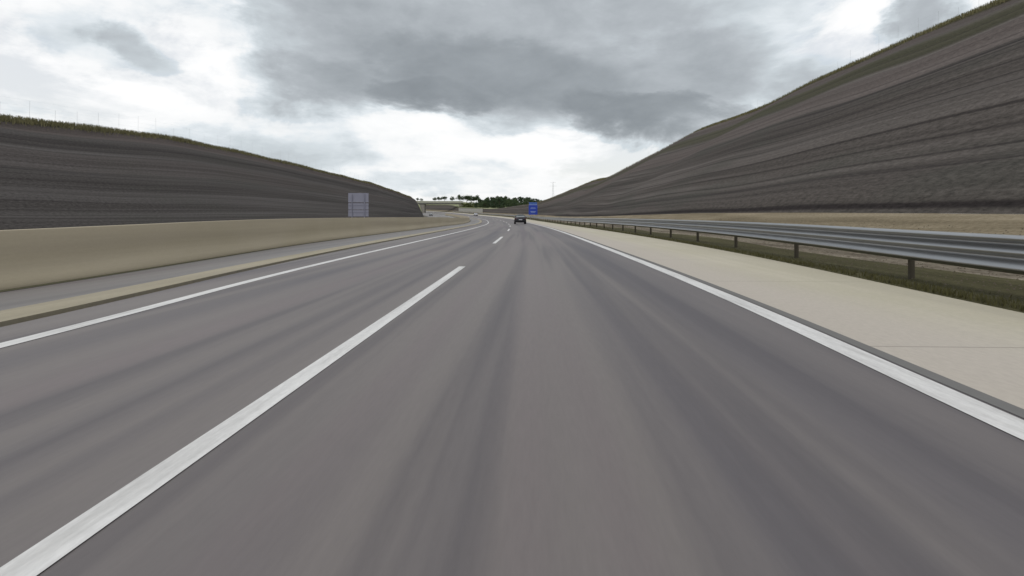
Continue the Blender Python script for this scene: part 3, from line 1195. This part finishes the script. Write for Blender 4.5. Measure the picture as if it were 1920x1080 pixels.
# lone trees on the skyline field
sk = [(783, 377, 371.5, 'flat-topped small tree on the skyline nearest the left slope', .9, 'tall'),
      (790, 377, 372.5, 'low dark bush-like tree on the skyline beside the left slope', 1.4, 'dense'),
      (815, 377, 370.5, 'leftmost tree of the small clump above the middle of the overpass', 1.2, 'tall'),
      (823, 377, 370.0, 'middle tree of the small clump above the middle of the overpass', 1.4, 'tall'),
      (833, 377, 368.7, 'tallest tree of the small clump above the middle of the overpass', 1.3, 'tall'),
      (848, 378, 368.5, 'slender single tree with a bare trunk between the two skyline clumps', .8, 'tall'),
      (862, 379, 366.0, 'tall umbrella-shaped tree at the left end of the right skyline clump', .9, 'tall'),
      (875, 380, 366.8, 'umbrella-shaped tree just left of the broad skyline pair', 1.1, 'tall'),
      (884, 380, 366.5, 'broad-crowned tree in the middle of the right skyline clump', 1.2, 'tall'),
      (893, 381, 366.8, 'broad-crowned tree at the right end of the skyline clump next to the wood', 1.1, 'tall')]
for i, (x, yb_, yt, lab, wf, kd) in enumerate(sk):
    plant(kd, x, yb_ + .6, yt - .4, 730, i, lab, 'lone trees on the distant skyline', wf)
# the wood: three ranks
r3 = random.Random(12)
k_ = 0
for rank, (Yt, n, x0_, x1_, bs_, hp) in enumerate(((560, 24, 898, 1022, 390, 1.0), (490, 20, 886, 1012, 392, .9), (430, 16, 876, 975, 392.5, .70))):
    for i in range(n):
        x = x0_ + (x1_ - x0_) * (i + r3.uniform(.1, .9)) / n
        tline = float(I(x, [870, 888, 905, 921, 938, 955, 980, 1000, 1012, 1024], [381, 376, 371.5, 368.5, 366.5, 371.5, 369.5, 371, 373, 377]))
        if rank:
            tline += 2.6 * rank
        base = float(I(x, [870, 900, 940, 1024], [bs_ - 1, bs_, bs_ - 1, bs_ - 6]))
        kd = 'dense'
        plant(kd, x, base, tline + r3.uniform(-1.2, 2.2), Yt + r3.uniform(-14, 14), r3.randrange(4),
              ['dark green tree in the back rank of the distant wood', 'green tree in the middle rank of the distant wood',
               'smaller tree in the front rank of the distant wood'][rank],
              ['back rank of trees in the distant wood', 'middle rank of trees in the distant wood', 'front rank of trees in the distant wood'][rank],
              r3.uniform(.75, 1.05))
for i, x in enumerate((868, 875, 882, 889)):
    plant('olive', x, 390.5, 379.5 + r3.uniform(-1, 1), 425, i, 'yellow-green bush above the pale retaining wall', 'yellow-green bushes above the pale wall', 1.35)

for i in range(17):
    x = 893 + i * 7.2 + r3.uniform(-2, 2)
    yb_ = float(I(x, [893, 903, 942, 992, 1010], [391.5, 392, 391.5, 385, 381]))
    plant('dense', x, yb_, yb_ - r3.uniform(6, 9), 424 if x < 930 else 424 - (x - 930) * 1.2, i,
          'low dark bush at the foot of the distant wood, on the edge of the bank', 'bushes along the foot of the distant wood', 1.3)

# ------------------------------------------------------------------ lattice mast on the horizon
Ym = 900.0
mx = (1037 - 960) / FPX * Ym
zb_ = 1 + (408 - 380) * Ym / FPX
ht = (380 - 341) * Ym / FPX
mast = empty('lattice_mast', (mx, Ym, zb_))
tag(mast, 'faint tall lattice mast rising behind the right slope', 'mast')
V, F = [], []


def addbar(a, b, r):
    a, b = Vector(a), Vector(b)
    q_ = (b - a).to_track_quat('Z', 'Y')
    k = len(V)
    for p in (a, b):
        for i in range(4):
            t = math.pi / 2 * i
            V.append(p + q_ @ Vector((math.cos(t) * r, math.sin(t) * r, 0)))
    for i in range(4):
        F.append((k + i, k + (i + 1) % 4, k + 4 + (i + 1) % 4, k + 4 + i))


nl = 9
for i in range(nl):
    a, b = i / nl, (i + 1) / nl
    wa, wb = 2.0 * (1 - a) + .3, 2.0 * (1 - b) + .3
    ca = [(-wa, -wa), (wa, -wa), (wa, wa), (-wa, wa)]
    cb = [(-wb, -wb), (wb, -wb), (wb, wb), (-wb, wb)]
    for j in range(4):
        addbar((*ca[j], a * ht), (*cb[j], b * ht), .10)
        addbar((*ca[j], a * ht), (*cb[(j + 1) % 4], b * ht), .06)
        addbar((*ca[j], a * ht), (*ca[(j + 1) % 4], a * ht), .06)
mesh_obj('tower_frame', V, F, M['fence'], mast, smooth=False)
V, F = [], []
for z_, w_ in ((.97, 5), (.80, 7)):
    addbar((-w_, 0, z_ * ht), (w_, 0, z_ * ht), .12)
mesh_obj('cross_arm', V, F, M['fence'], mast, smooth=False)
